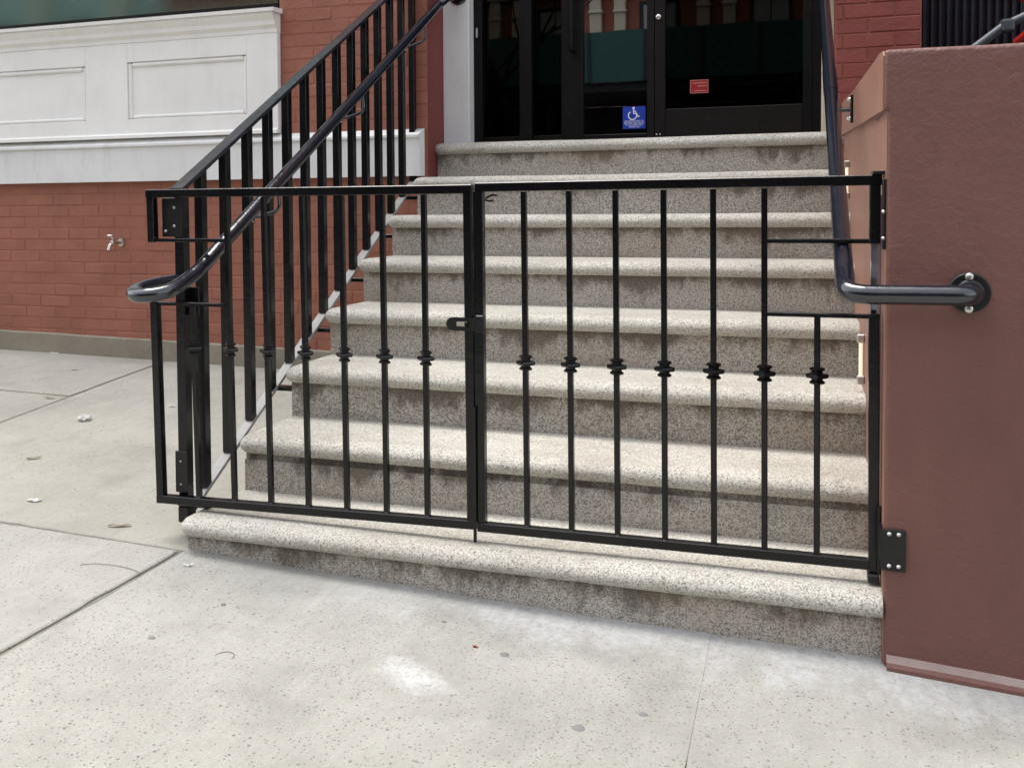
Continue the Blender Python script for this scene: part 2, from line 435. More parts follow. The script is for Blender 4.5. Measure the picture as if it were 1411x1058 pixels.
def slab(x0, x1, y0, y1, mat, gap=.0035):
    rnd = random.Random(int((x0 * 131 + y0 * 977) * 10))
    gx = lambda v: -.0004 if abs(v - 1.503) < .01 else (.0075 if abs(v + .012) < .01 else gap)
    x0 += gx(x0); x1 -= gx(x1); y0 += gap; y1 -= gap
    st_ = .035 if y1 > -1 and x0 > -1.6 and x1 < 3.2 else .12
    nx = max(2, int((x1 - x0) / st_)); ny = max(2, int((y1 - y0) / st_))
    tilt = rnd.uniform(-.0015, .0015)
    bm = bmesh.new(); rings = {}
    def P(i, j, ins, dz):
        x = x0 + (x1-x0)*i/nx; y = y0 + (y1-y0)*j/ny
        # ragged arris
        ja = .0022 * noise.noise(Vector((x*23, y*23, 1.3))) + max(0, noise.noise(Vector((x*9, y*9, 4.3))) - .3) * .02
        if x1 > 1.49 and abs(x - 1.503) < .02: ins *= .22; ja *= .2; dz = dz * .35 if dz > -.01 else dz
        if i == 0: x += ins + ja
        if i == nx: x -= ins + ja
        if j == 0: y += ins + ja
        if j == ny: y -= ins + ja
        return bm.verts.new((x, y, zg(x, y) + dz + tilt + .0012 * noise.noise(Vector((x*3, y*3, .5)))))
    g = [[P(i, j, .006, 0) for j in range(ny+1)] for i in range(nx+1)]
    for i in range(nx):
        for j in range(ny): bm.faces.new((g[i][j], g[i+1][j], g[i+1][j+1], g[i][j+1]))
    edge = [(i, 0) for i in range(nx)] + [(nx, j) for j in range(ny)] + [(i, ny) for i in range(nx, 0, -1)] + [(0, j) for j in range(ny, 0, -1)]
    prev = [g[i][j] for i, j in edge]
    for ins, dz in ((.0015, -.003), (0, -.03)):
        cur = [P(i, j, ins, dz) for i, j in edge]
        for q in range(len(edge)):
            w = (q + 1) % len(edge); bm.faces.new((prev[q], cur[q], cur[w], prev[w]))
        prev = cur
    o = obj('slab', bm, mat, walk, smooth=30)
    return o
for x0, x1, y0, y1, m in (
    (-.012, 1.503, -1.9, .34, 'walk_a'), (1.503, 3.0, -1.9, .30, 'walk_a'), (3.0, 4.6, -1.9, .3, 'walk_c'),
    (-.012, 1.503, KY, -1.9, 'walk_c'), (1.503, 3.0, KY, -1.9, 'walk_c'), (3.0, 4.6, KY, -1.9, 'walk_a'),
    (-1.55, -.012, -1.9, .02, 'walk_c'), (-3.1, -1.55, -1.9, .02, 'walk_a'), (-1.55, -.012, KY, -1.9, 'walk_a'), (-3.1, -1.55, KY, -1.9, 'walk_c'), (-4.7, -3.1, -1.9, .02, 'walk_c'),
    (-1.50, .12, .02, 1.9, 'walk_b'), (-3.1, -1.50, .02, 1.21, 'walk_b'), (-3.1, -1.50, 1.21, 1.9, 'walk_b'), (-4.7, -3.1, .02, 1.9, 'walk_b')):
    slab(x0, x1, y0, y1, M[m])

# ------------------------------------------------------------------ the stoop
stoop = thing('granite_stoop', (WID/2, 1.0, -.1), 'flight of eight worn speckled granite steps rising to the dark glass doors', 'steps')
def tread_mesh(x0, x1, y0, y1, z0, seed):
    """slab with a rounded nose along the front and round the left end."""
    prof = [(.030, 0), (.012, .001), (.004, .006), (-.004, .016), (-.006, .026), (-.003, .037), (.006, .047), (.018, .053), (.034, NZ)]
    bm = bmesh.new(); nx = 96; r0 = .045
    rings = []
    for d, h in prof:
        ring = []
        # left side, back to front, then round the corner, then the front
        rc = max(r0 - d, .004)
        cx, cy = x0 + d + rc, y0 + d + rc
        for i in range(9): ring.append((x0 + d, y1 + (cy - y1) * i / 9))
        for i in range(7):
            a = math.pi + (math.pi/2) * i / 6
            ring.append((cx + rc*math.cos(a), cy + rc*math.sin(a)))
        for i in range(1, nx + 1): ring.append((cx + (x1 - cx) * i / nx, y0 + d))
        vs = []
        for x, y in ring:
            wv = .0016 * noise.noise(Vector((x*4, seed*7.3, h*30))) + .0011 * noise.noise(Vector((x*19, seed*3.1, h*40)))
            chip = noise.noise(Vector((x*11, seed*5.7, 2))) ; chip = max(0, chip - .42) * .022 if .03 < h < .05 else 0
            vs.append(bm.verts.new((x, y + wv + chip, z0 + h - .003*math.exp(-((x - (x0+x1)/2)/.45)**2) * (1 if h > .02 else 0) + wv*.6)))
        rings.append(vs)
    for a, b in zip(rings, rings[1:]):
        for q in range(len(a) - 1): bm.faces.new((a[q], b[q], b[q+1], a[q+1]))
    # top: strips to a back row, gently dished by wear
    top = rings[-1]; fr = top[15:]
    rows = [fr]
    for t in (.06, .13, .2, 1.0):
        row = []
        for v in fr:
            y = v.co.y + (y1 - v.co.y) * t
            dish = -.0035 * math.exp(-((v.co.x - (x0+x1)/2)/.5)**2) * math.exp(-((t - .1)/.25)**2)
            row.append(bm.verts.new((v.co.x, y, z0 + NZ + dish + .0008*noise.noise(Vector((v.co.x*6, y*6, seed))))))
        rows.append(row)
    for a, b in zip(rows, rows[1:]):
        for q in range(len(a) - 1): bm.faces.new((a[q], b[q], b[q+1], a[q+1]))
    # left strip of the top between the side ring and the first column
    side = top[:16]
    col = [r[0] for r in rows][::-1]
    bm.faces.new(side[:-1] + [col[-1]] + col[:-1][::-1]) if False else None
    for q in range(15):
        t = min(len(col) - 1, int(q / 15 * len(col)))
        t2 = min(len(col) - 1, int((q + 1) / 15 * len(col)))
        try:
            if side[q+1] is not col[t]: bm.faces.new((side[q], side[q+1], col[t]))
            if t2 != t and side[q+1] is not col[t2]: bm.faces.new((side[q+1], col[t2], col[t]))
        except ValueError: pass
    return bm
for i in range(8):
    y0 = i * T + (-.03 if i == 7 else 0)
    z0 = i * R
    xl = -.012 if i == 0 else 0.0
    yb = (i + 1) * T + .06 if i < 7 else 2.62
    rz = (-.22 if i == 0 else z0 - R + NZ - .01)
    xr = WID + .0058
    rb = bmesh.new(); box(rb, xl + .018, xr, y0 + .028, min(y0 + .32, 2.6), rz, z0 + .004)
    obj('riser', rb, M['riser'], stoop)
    obj('tread', tread_mesh(xl, xr, y0, yb, z0, i + 1), M['tread'], stoop, smooth=50)
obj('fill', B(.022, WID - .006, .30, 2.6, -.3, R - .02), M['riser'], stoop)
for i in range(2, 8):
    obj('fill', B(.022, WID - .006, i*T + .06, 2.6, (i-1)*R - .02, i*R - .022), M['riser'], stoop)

# ------------------------------------------------------------------ building front
bld = thing('building', (-1.2, 2.2, 0), 'red painted brick building front with white window apron and dark glass entrance', 'building')
WT = 4.2
# backing wall (joints between the bricks) left of the entrance with its red return
wall = obj('wall', B(-7.0, .010, FY, FY + .34, -.3, 1.94), M['mortar'], bld)
obj('wall', B(-.789, .010, FY, FY + .34, 1.9402, WT), M['mortar'], bld)
obj('wall', B(-7.0, -.7892, FY, FY + .34, 3.641, WT), M['mortar'], bld)
ret = obj('wall_return', B(.0101, .014, FY + .003, 2.12, NZ + 6*R - .05, WT), M['reveal'], bld)  # same wall turned sideways, its shade painted in as a darker red
def brick_mesh(L, H, D=.03, ch=.0035, seed=0):
    rnd = random.Random(seed); bm = bmesh.new()
    j = lambda s=.002: rnd.uniform(-s, s)
    a = [bm.verts.new((x + j(), 0 + j(.0008), z + j())) for x, z in ((-L/2+ch, ch), (L/2-ch, ch), (L/2-ch, H-ch), (-L/2+ch, H-ch))]
    m = [bm.verts.new((x + j(), ch + j(.0005), z + j())) for x, z in ((-L/2, 0), (L/2, 0), (L/2, H), (-L/2, H))]
    b = [bm.verts.new((x, D, z)) for x, z in ((-L/2, 0), (L/2, 0), (L/2, H), (-L/2, H))]
    bm.faces.new(a)
    for p, q in ((a, m), (m, b)):
        for k_ in range(4): bm.faces.new((p[k_], p[(k_+1) % 4], q[(k_+1) % 4], q[k_]))
    bmesh.ops.recalc_face_normals(bm, faces=bm.faces)
    me = bpy.data.meshes.new('brick'); bm.to_mesh(me); bm.free(); return me
CH = .0625; BL = .203; JT = .0045
full = [brick_mesh(BL - JT, CH - JT, seed=s) for s in range(8)]
def brick_field(x0, x1, z0, z1, y, parent, mats, right_edge=False):
    nrow = int(round((z1 - z0) / CH)); ch = (z1 - z0) / nrow
    rnd = random.Random(int(x0 * 100 + z0 * 10))
    cut = {}
    for r in range(nrow):
        x = x1 - (0 if r % 2 == 0 else BL / 2)
        segs = [] if r % 2 == 0 else [(x, x1)]
        while x > x0 + .01:
            segs.append((max(x0, x - BL), x)); x -= BL
        for a, b in segs:
            L = b - a
            if L < .03: continue
            if abs(L - BL) < .004: me = rnd.choice(full)
            else:
                key = round(L, 2)
                if key not in cut: cut[key] = brick_mesh(key - JT, CH - JT, seed=int(key * 1000))
                me = cut[key]
            if len(me.materials) == 0: me.materials.append(mats)
            place('brick', me, ((a+b)/2, y + rnd.uniform(-.0012, .0010), z0 + r * ch + JT/2), parent, (1, 1, ch / CH))
brick_field(-2.85, .010, .247, 1.118, FY - .0018, wall, M['brick'])
brick_field(-.785, .010, 1.335, 2.21, FY - .0018, wall, M['brick'])
# cement plinth, pale grey
pl = bmesh.new()
n = 24
pr = []
for i in range(n + 1):
    x = -5.0 + 5.03 * i / n
    pr.append((x, zg(x, FY) - .02, .287 - .019 * (x + 2.62) + .003*noise.noise(Vector((x*5, 0, 0)))))
va = [pl.verts.new((x, FY - .016, a)) for x, a, b in pr]; vb = [pl.verts.new((x, FY - .016, b)) for x, a, b in pr]; vc = [pl.verts.new((x, FY + .008, b + .012)) for x, a, b in pr]
for p, q in ((va, vb), (vb, vc)):
    for i in range(n): pl.faces.new((p[i], p[i+1], q[i+1], q[i]))
obj('plinth', pl, M['plinth'], bld)
# white stone band with weathered top and mitred end
def band(x0, x1, prof, mat, name, parent, nx=20): return obj(name, PRX(prof, x0, x1, nx), mat, parent)
bandp = [(FY + .02, 1.118), (FY - .040, 1.118), (FY - .040, 1.298), (FY - .052, 1.303), (FY - .052, 1.314), (FY - .040, 1.322), (FY - .004, 1.345), (FY + .02, 1.345)]
bm = bmesh.new()
# end profile steps back to the corner like the splayed stop in the photograph
ca = [bm.verts.new((-7.0, y, z)) for y, z in bandp]
cb = [bm.verts.new((-.004 - max(0, (FY - y)) * .3 , y, z)) for y, z in bandp]
nn = len(bandp)
for q in range(nn): bm.faces.new((ca[q], ca[(q+1) % nn], cb[(q+1) % nn], cb[q]))
bm.faces.new(ca[::-1]); bm.faces.new(cb)
obj('stone_band', bm, M['white_dirty'], bld)
# window apron: frame with recessed panels and mouldings
apr = obj('window_apron', B(-7.0, -.787, FY - .004, FY + .10, 1.347, 1.93), M['white'], bld)
AY = FY - .012
def rect_frame(x0, x1, z0, z1, holes, y0, y1, name, mat, parent):
    """board with rectangular openings in a row."""
    xs = x0
    for (a, b, c, d) in holes:
        obj(name, B(xs, a, y0, y1, z0, z1, .002), mat, parent)
        obj(name, B(a, b, y0 + .0006, y1, z0, c, .002), mat, parent); obj(name, B(a, b, y0 + .0006, y1, d, z1, .002), mat, parent)
        xs = b
    obj(name, B(xs, x1, y0, y1, z0, z1, .002), mat, parent)
HO = [(-2.95, -1.966, 1.448, 1.742), (-1.695, -.965, 1.448, 1.748)]
rect_frame(-7.0, -.787, 1.385, 1.852, HO, FY - .030, FY - .003, 'apron_board', M['white'], apr)
for a, b, c, d in HO:
    pm = bmesh.new()
    box(pm, a + .0215, b - .0215, FY - .014, FY - .002, c + .0215, d - .0255, .002)
    obj('panel', pm, M['white'], apr)
    for q in (B(a, a + .022, FY - .0262, FY - .0035, c, d, .008), B(b - .022, b, FY - .0262, FY - .0035, c, d, .008),
              B(a + .0225, b - .0225, FY - .0262, FY - .0035, c, c + .022, .008), B(a + .0225, b - .0225, FY - .0258, FY - .0035, d - .026, d, .008)):
        obj('moulding', q, M['white'], apr)
band(-7.0, -.787, [(FY, 1.347), (FY - .046, 1.347), (FY - .046, 1.362), (FY - .031, 1.372), (FY - .031, 1.386), (FY, 1.386)], M['white'], 'base_moulding', apr)
band(-7.0, -.785, [(FY, 1.85), (FY - .034, 1.85), (FY - .036, 1.868), (FY - .052, 1.885), (FY - .056, 1.905), (FY - .075, 1.93), (FY - .075, 1.945), (FY, 1.945)], M['white'], 'cornice_moulding', apr)
sill = obj('window_sill', PRX([(FY + .06, 1.9455), (FY - .088, 1.9455), (FY - .090, 1.962), (FY + .06, 1.975)], -7.0, -.772, 10), M['white'], bld)
win = obj('window', B(-6.95, -.80, FY + .004, FY + .05, 1.976, 2.003), M['frame'], bld)
obj('window_frame', B(-.80, -.79, FY + .004, FY + .05, 2.003, 3.6), M['frame'], win)
obj('window_frame', B(-6.95, -.79, FY + .004, FY + .05, 3.6, 3.64), M['frame'], win)
obj('pane', B(-6.95, -.8005, FY + .024, FY + .03, 2.0035, 3.5995), M['glass_w'], win)
obj('blind_or_backing', B(-6.95, -.802, FY + .09, FY + .1, 2.0, 3.6), mat_plain('window_haze_backing', (.72, .78, .74), .8, 0, .3, .35, 5), win)  # pale sheet added behind the pane to imitate its hazy reflection
# pilasters either side of the entrance
obj('pilaster', B(.0145, .152, 2.10, 2.45, 7*R + .02, WT, .003), M['grey_pil'], bld)
obj('pilaster', B(1.800, 1.850, 2.06, 2.45, 7*R + .02, WT, .003), M['cream'], bld)  # white like its twin; yellowish light is painted into the cream tone
# brick pier right of the entrance, behind the brown wall
wr = obj('wall', B(1.8505, 2.190, 2.0, 2.45, -.2, WT), M['mortar'], bld)
for me_ in full: pass
CHs = CH
full_keep = full
full = [brick_mesh(BL - JT, CH - JT, seed=s + 50) for s in range(4)]
brick_field(1.851, 2.188, 1.19, 2.19, 1.996, wr, M['brick_r'])
obj('wall', B(3.4, 9.0, 2.02, 2.45, -.2, WT), M['mortar'], bld)
obj('lintel_wall', B(-7.0, 9.0, 2.13, 2.45, WT, 9.5), M['brick'], bld)
# entrance: lobby behind, frame, side lights, two leaves
DY = 2.20; DZ = 7*R + NZ + .003
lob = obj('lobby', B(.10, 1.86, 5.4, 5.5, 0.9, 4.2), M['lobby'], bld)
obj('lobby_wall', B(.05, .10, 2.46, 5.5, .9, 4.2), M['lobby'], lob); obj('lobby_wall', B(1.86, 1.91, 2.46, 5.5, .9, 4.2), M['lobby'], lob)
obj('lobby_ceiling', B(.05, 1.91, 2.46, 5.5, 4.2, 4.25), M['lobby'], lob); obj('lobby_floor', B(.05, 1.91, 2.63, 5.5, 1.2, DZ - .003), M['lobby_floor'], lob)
fr = obj('entrance_frame', B(.1525, .195, DY - .03, DY + .06, DZ, WT, .002), M['frame'], bld)
obj('frame_post', B(.392, .452, DY - .035, DY + .06, DZ, WT, .002), M['frame'], fr)
obj('frame_post', B(1.764, 1.7995, DY - .03, DY + .06, DZ, WT, .002), M['frame'], fr)
obj('sill_bar', B(.1955, .3915, DY - .01, DY + .05, DZ, DZ + .035, .002), M['frame'], fr)
obj('sill_bar', B(.4525, .60, DY - .01, DY + .05, DZ, DZ + .035, .002), M['frame'], fr)
obj('pane', B(.1955, .3915, DY + .015, DY + .021, DZ + .0355, WT), M['glass_b'], fr)
obj('pane', B(.4525, .6, DY + .015, DY + .021, DZ + .0355, WT), M['glass_b'], fr)
ld = obj('door', B(.6005, .708, DY - .02, DY + .03, DZ + .006, 3.6, .002), M['frame'], bld); ld['label'] = 'left glass door leaf'
obj('stile', B(1.018, 1.0525, DY - .02, DY + .03, DZ + .006, 3.6, .002), M['frame_b'], ld)
obj('bottom_rail', B(.7085, 1.0175, DY - .018, DY + .028, DZ + .006, DZ + .03, .002), M['frame'], ld)
obj('pane', B(.7085, 1.0175, DY + .002, DY + .008, DZ + .0305, 3.6), M['glass_a'], ld)
obj('handle', TUBE(fillet([(.66, DY - .02, 1.72), (.66, DY - .07, 1.72), (.66, DY - .07, 2.0), (.66, DY - .02, 2.0)], .02), .011, 10), M['frame'], ld, smooth=50)
rd = obj('door', B(1.0545, 1.1035, DY - .02, DY + .03, DZ + .006, 3.6, .002), M['frame_b'], bld); rd['label'] = 'right glass door leaf'
obj('stile', B(1.722, 1.7635, DY - .02, DY + .03, DZ + .006, 3.6, .002), M['frame'], rd)
obj('bottom_rail', B(1.104, 1.7215, DY - .018, DY + .028, DZ + .006, 1.424, .002), M['frame_b'], rd)
obj('pane', B(1.104, 1.7215, DY + .002, DY + .008, 1.4245, 3.6), M['glass_b'], rd)
lk = obj('lock', LATHE([(.012, 0), (.012, .008), (.008, .011), (.003, .011)], (1.073, DY - .0195, 1.856), '-y', 20), M['steel'], rd, smooth=40)
for dx in (-.008, .008): obj('floor_bolt', LATHE([(.003, 0), (.003, .004), (.001, .005)], (1.072 + dx, DY - .0195, DZ + .022), '-y', 10), M['steel'], rd)
obj('frame_clip', B(.166, .173, DY - .034, DY - .0305, 1.815, 1.862, .001), M['steel'], fr)

# stickers on the glass
def text_mesh(body, size, loc, mat, parent, name, flip=False, align='CENTER'):
    cu = bpy.data.curves.new(name, 'FONT'); cu.body = body; cu.size = size; cu.align_x = align; cu.extrude = 0.0; cu.resolution_u = 2
    tmp = bpy.data.objects.new(name, cu); COL.objects.link(tmp)
    dg = bpy.context.evaluated_depsgraph_get(); me = bpy.data.meshes.new_from_object(tmp.evaluated_get(dg))
    bpy.data.objects.remove(tmp)
    bm = bmesh.new(); bm.from_mesh(me); bpy.data.meshes.remove(me)
    for v in bm.verts: v.co = Vector(loc) + Vector(((-v.co.x if flip else v.co.x), 0, v.co.y))
    return obj(name, bm, mat, parent, recalc=False)
sy = DY + .0018
bs = thing('accessibility_sticker', (.953, sy, 1.338), 'blue square sticker with white wheelchair symbol on the door glass', 'sticker')
obj('backing', B(.899, 1.008, sy - .0015, sy, 1.338, 1.444), M['blue'], bs)
cxs, czs = .950, 1.412
sym = bmesh.new()
lathe(sym, [(.0058, 0), (.0058, .0006)], (cxs + .001, sy - .0016, 1.4365), '-y', 16)
ring = [(cxs - .004 + .0195*math.cos(a), sy - .002, 1.4010 + .0195*math.sin(a)) for a in [math.radians(120 + 285*i/22) for i in range(23)]]
tube(sym, ring, .0026, 6)
tube(sym, [(cxs + .001, sy - .002, 1.430), (cxs + .002, sy - .002, 1.410), (cxs + .016, sy - .002, 1.409), (cxs + .023, sy - .002, 1.394), (cxs + .030, sy - .002, 1.397)], .0029, 6)
tube(sym, [(cxs + .002, sy - .002, 1.421), (cxs + .013, sy - .002, 1.420)], .0022, 6)
obj('wheelchair_symbol', sym, M['print_w'], bs)
for i, s_ in enumerate(('WE ARE PLEASED TO', 'PROVIDE ASSISTANCE', 'IF YOU NEED HELP', 'PLEASE ASK')):
    text_mesh(s_, .0098, (.9535, sy - .0019, 1.3715 - i*.0092), M['print_w'], bs, 'lettering')
rs = thing('red_notice', (1.26, sy, 1.494), 'small red notice with pale border and faint print on the door glass', 'sticker')
obj('backing', B(1.218, 1.302, sy - .0015, sy, 1.494, 1.556), M['red'], rs)
bb = bmesh.new()
for a in ((1.2185, 1.3015, 1.5535, 1.5555), (1.2185, 1.3015, 1.4945, 1.4965), (1.2185, 1.2203, 1.4967, 1.5533), (1.2997, 1.3015, 1.4967, 1.5533)):
    box(bb, a[0], a[1], sy - .0022, sy - .0014, a[2], a[3])
obj('border', bb, M['print_p'], rs)
sb = bmesh.new()
rr = random.Random(3)
for z, x0_, x1_ in ((1.541, 1.230, 1.294), (1.527, 1.254, 1.294), (1.506, 1.236, 1.290)):
    x = x0_
    while x < x1_:
        w = rr.uniform(.003, .007); box(sb, x, min(x + w, x1_), sy - .0022, sy - .0014, z - .002, z + .002); x += w + rr.uniform(.001, .0025)
obj('faint_print', sb, M['print_p'], rs)

# hose tap on the brick wall
tp = thing('hose_tap', (-1.77, FY - .05, .76), 'small metal hose tap sticking out of the red brick wall', 'tap')
tx, tz = -1.775, .792
obj('body', LATHE([(.022, 0), (.022, .004), (.010, .006), (.010, .05), (.013, .052), (.013, .075), (.008, .08)], (tx, FY - .004, tz), '-y', 16), M['brass'], tp, smooth=40)
obj('spout', TUBE(fillet([(tx, FY - .06, tz), (tx - .004, FY - .085, tz - .012), (tx - .005, FY - .095, tz - .04)], .02), .010, 12), M['brass'], tp, smooth=40)
obj('handle', TUBE([(tx - .005, FY - .06, tz + .01), (tx - .012, FY - .065, tz + .035)], .005, 8), M['steel'], tp)
obj('handwheel', LATHE([(.005, 0), (.021, .001), (.024, .005), (.021, .009), (.005, .010)], (tx - .013, FY - .066, tz + .034), 'z', 10), M['steel'], tp, smooth=40)

# ------------------------------------------------------------------ brown stucco wall right of the steps
bw = thing('stucco_wall', (2.9, .2, -.12), 'low brown stucco wall with sloped capped side beside the granite steps', 'wall')
def warp(bm, amp, seed):
    for v in bm.verts:
        v.co += Vector((noise.noise(v.co * 6 + Vector((seed, 0, 0))), noise.noise(v.co * 6 + Vector((0, seed, 9))), noise.noise(v.co * 6 + Vector((5, 0, seed))))) * amp
f = bmesh.new()
polyplate(f, [(1.8912, -.26), (5.2, -.26), (5.2, 1.30), (1.8818, 1.30), (1.8818, 1.158), (1.8912, 1.158)], 0.0, .26, 'xz')
bmesh.ops.recalc_face_normals(f, faces=f.faces)
bmesh.ops.bevel(f, geom=f.edges[:], offset=.007, segments=3, profile=.6, affect='EDGES')
tops = [e for e in f.edges if all(v.co.z > 1.285 and v.co.y < .01 for v in e.verts)]
for ax, cuts, a, b in (('x', 48, 1.9, 5.2), ('z', 26, -.26, 1.3)):
    for i in range(1, cuts):
        no = Vector((1, 0, 0)) if ax == 'x' else Vector((0, 0, 1))
        bmesh.ops.bisect_plane(f, geom=f.verts[:] + f.edges[:] + f.faces[:], plane_co=no * (a + (b - a) * i / cuts), plane_no=no)
for v in f.verts:
    if v.co.z > 1.28: v.co.z -= .012 * max(0, (.02 - v.co.y) / .02)
warp(f, .0022, 1.0)
obj('front_face', f, M['stucco'], bw, smooth=40)
# base: pale worn line and a brown skirting that steps forward
n = 30; bmz = bmesh.new(); bmq = bmesh.new()
def strip(bm, ya, za, yb, zb):
    A = []; Bv = []
    for i in range(n + 1):
        x = 1.895 + 3.3 * i / n
        A.append(bm.verts.new((x, ya, za(x)))); Bv.append(bm.verts.new((x, yb, zb(x))))
    for i in range(n): bm.faces.new((A[i], A[i+1], Bv[i+1], Bv[i]))
wv = lambda x, s: .0035 * noise.noise(Vector((x*7, s, 0)))
top_ = lambda x: -.078 - .067*(x - 1.89) + wv(x, 1)
mid_ = lambda x: -.0885 - .067*(x - 1.89) + wv(x, 2)
bot_ = lambda x: zg(x, 0) - .02
strip(bmz, -.0045, top_, -.014, mid_); strip(bmz, .002, lambda x: top_(x) + .002, -.0045, top_)
obj('worn_line', bmz, M['stucco_pale'], bw)
strip(bmq, -.0142, mid_, -.020, lambda x: mid_(x) - .008); strip(bmq, -.020, lambda x: mid_(x) - .008, -.022, bot_)
obj('skirting', bmq, M['stucco'], bw)
# side wall along the stairs with its overhanging sloped cap
sw = bmesh.new()
polyplate(sw, [(.008, -.1), (2.0, -.1), (2.0, 1.27), (.05, 1.165), (.008, 1.163)], 1.8880, 2.05, 'yz')
obj('side_wall', sw, M['stucco_in'], bw)
cp = bmesh.new()
polyplate(cp, [(.010, 1.158), (2.0, 1.262), (2.0, 1.402), (1.12, 1.345), (.10, 1.300), (.03, 1.293), (.010, 1.280)], 1.8792, 2.05, 'yz')
obj('side_cap', cp, M['stucco_in'], bw)

# step lights in the side wall
def step_light(y, z0, z1, lab):
    t = thing('step_light', (1.885, y, z0), lab, 'light')
    obj('lens', TUBE([(1.877, y, z0 + .026), (1.877, y, z1 - .026)], .0055, 10), M['lens'], t, smooth=50)
    obj('end_fitting', B(1.866, 1.8878, y - .007, y + .007, z0, z0 + .026, .003), M['steel'], t)
    obj('end_fitting', B(1.866, 1.8878, y - .007, y + .007, z1 - .026, z1, .003), M['steel'], t)
step_light(1.49, .98, 1.125, 'slim upright step light on the salmon side wall, higher up the stairs')
step_light(.64, .428, .575, 'slim upright step light on the salmon side wall, lower down the stairs')

# ribbed door and hand cart beyond the brown wall
rdm = thing('ribbed_metal_door', (2.6, 2.1, 0), 'dark navy ribbed metal door behind the brown stucco wall', 'door')
obj('panel', B(2.195, 3.39, 2.12, 2.16, -.1, WT), M['shutter'], rdm)
rib = B(-.007, .007, 2.085, 2.1195, 0, 3.2, .003)
rp = obj('rib', rib, M['shutter'], rdm); rp.location = Vector((2.21, 2.10, .6)) - wloc(rdm)
for i in range(1, 38):
    c = rp.copy(); link(c); c.location = rp.location + Vector((.031 * i, 0, 0))
hc = thing('hand_cart', (2.5, 1.2, 0), 'red and grey tubular hand cart parked behind the brown wall', 'cart')
obj('frame', TUBE(fillet([(2.16, 1.25, .0), (2.16, 1.25, 1.40), (2.355, 1.25, 1.550), (2.42, 1.25, 1.580), (2.90, 1.25, 1.595), (2.90, 1.25, 0)], .03), .016, 12), M['grey_m'], hc, smooth=50)
obj('frame', TUBE(fillet([(2.34, 1.55, .0), (2.34, 1.55, 1.2), (2.36, 1.5, 1.5), (2.80, 1.55, 1.5), (2.80, 1.55, 0)], .03), .014, 12), M['grey_m'], hc, smooth=50)
obj('clamp', B(2.345, 2.385, 1.225, 1.275, 1.530, 1.572, .008, 2), M['grey_m'], hc)
bm = bmesh.new(); bmesh.ops.create_icosphere(bm, subdivisions=3, radius=1)
for v in bm.verts:
    v.co = Vector((2.60 + v.co.x*.2, 1.45 + v.co.y*.15, 1.76 + v.co.z*.13)) + v.co * .02 * noise.noise(v.co * 3)
obj('bag', bm, M['red_pl'], hc, smooth=60)
obj('tray', B(2.44, 2.78, 1.24, 1.54, 1.53, 1.558, .008), M['red_pl'], hc)
obj('strap', B(2.43, 2.77, 1.255, 1.30, 1.61, 1.66, .01), M['rag'], hc)

# ------------------------------------------------------------------ left stair railing
RX = -.060
rl = thing('stair_railing', (RX, .11, .0), 'black iron stair railing of square balusters along the open side of the steps', 'railing')
rz = lambda y: .946 + .600 * y           # underside of the top rail
sz = lambda y: -.040 + .600 * y          # stringer centre
obj('top_rail', BAR((RX, .09, rz(.09) + .007), (RX, 1.90, rz(1.90) + .007), .044, .013), M['rail_top'], rl)
obj('stringer', BAR((RX, .13, sz(.13)), (RX, 1.895, sz(1.895)), .036, .012), M['stringer'], rl)
PY = .112
obj('post', BAR((RX, PY, .026), (RX, PY, rz(PY) + .003), .031, .031, up=(0, 1, 0)), M['iron'], rl)
for i in range(14):
    y = .206 + .1291 * i
    obj('baluster', BAR((RX, y, sz(y) + .004), (RX, y, rz(y) + .004), .028, .028, up=(0, 1, 0)), M['iron'], rl)
for i in (2, 3, 4, 5, 6):
    y = i * T + .055
    obj('lug', BAR((RX - .012, y, sz(y) - .016), (.026, y, sz(y) - .016), .03, .016), M['iron'], rl)
obj('foot', B(RX - .018, .03, PY - .022, PY + .03, .0585, .0665, .002), M['iron'], rl)
obj('foot_block', B(RX - .0195, RX + .0195, PY - .018, PY + .022, .006, .057, .004), M['iron_dull'], rl)

# ------------------------------------------------------------------ handrails
PR = .0205
hx = .05
hl = thing('pipe_handrail', (hx, .9, .7), 'black pipe handrail with looped end fixed inside the baluster railing', 'handrail')
def catmull(P, n=6):
    P = [Vector(p) for p in P]; out = []
    for i in range(len(P) - 1):
        a, b, c, d = P[max(i-1, 0)], P[i], P[i+1], P[min(i+2, len(P)-1)]
        for k_ in range(n):
            t = k_ / n
            out.append(.5 * ((2*b) + (c - a)*t + (2*a - 5*b + 4*c - d)*t*t + (3*b - a - 3*c + d)*t**3))
    out.append(P[-1]); return out
p1 = fillet([(.100, 2.098, 2.012), (.100, 2.03, 2.012), (hx, 1.955, 1.940), (hx, .13, .829)], [.03, .08], 8)
p2 = p1[:-1] + catmull([(hx, .13, .829), (hx, .06, .786), (.048, .0, .755), (.044, -.055, .732), (.030, -.098, .719), (.0, -.122, .713), (-.040, -.118, .712), (-.076, -.086, .716), (-.094, -.036, .722), (-.092, .02, .729), (-.078, .07, .734), (-.064, .105, .736)])
obj('pipe', TUBE(p2, PR, 18), M['iron_rail'], hl, smooth=60)
fl = obj('flange', LATHE([(.046, 0), (.046, .006), (.043, .008), (.026, .009), (.026, .018), (.02, .02)], (.100, 2.099, 2.012), '-y', 28), M['iron_rail'], hl, smooth=35)
for a in (90, 210, 330):
    obj('bolt', LATHE([(.006, 0), (.006, .004), (.003, .007)], (.100 + .034*math.cos(math.radians(a)), 2.091, 2.012 + .034*math.sin(math.radians(a))), '-y', 10), M['steel'], fl)
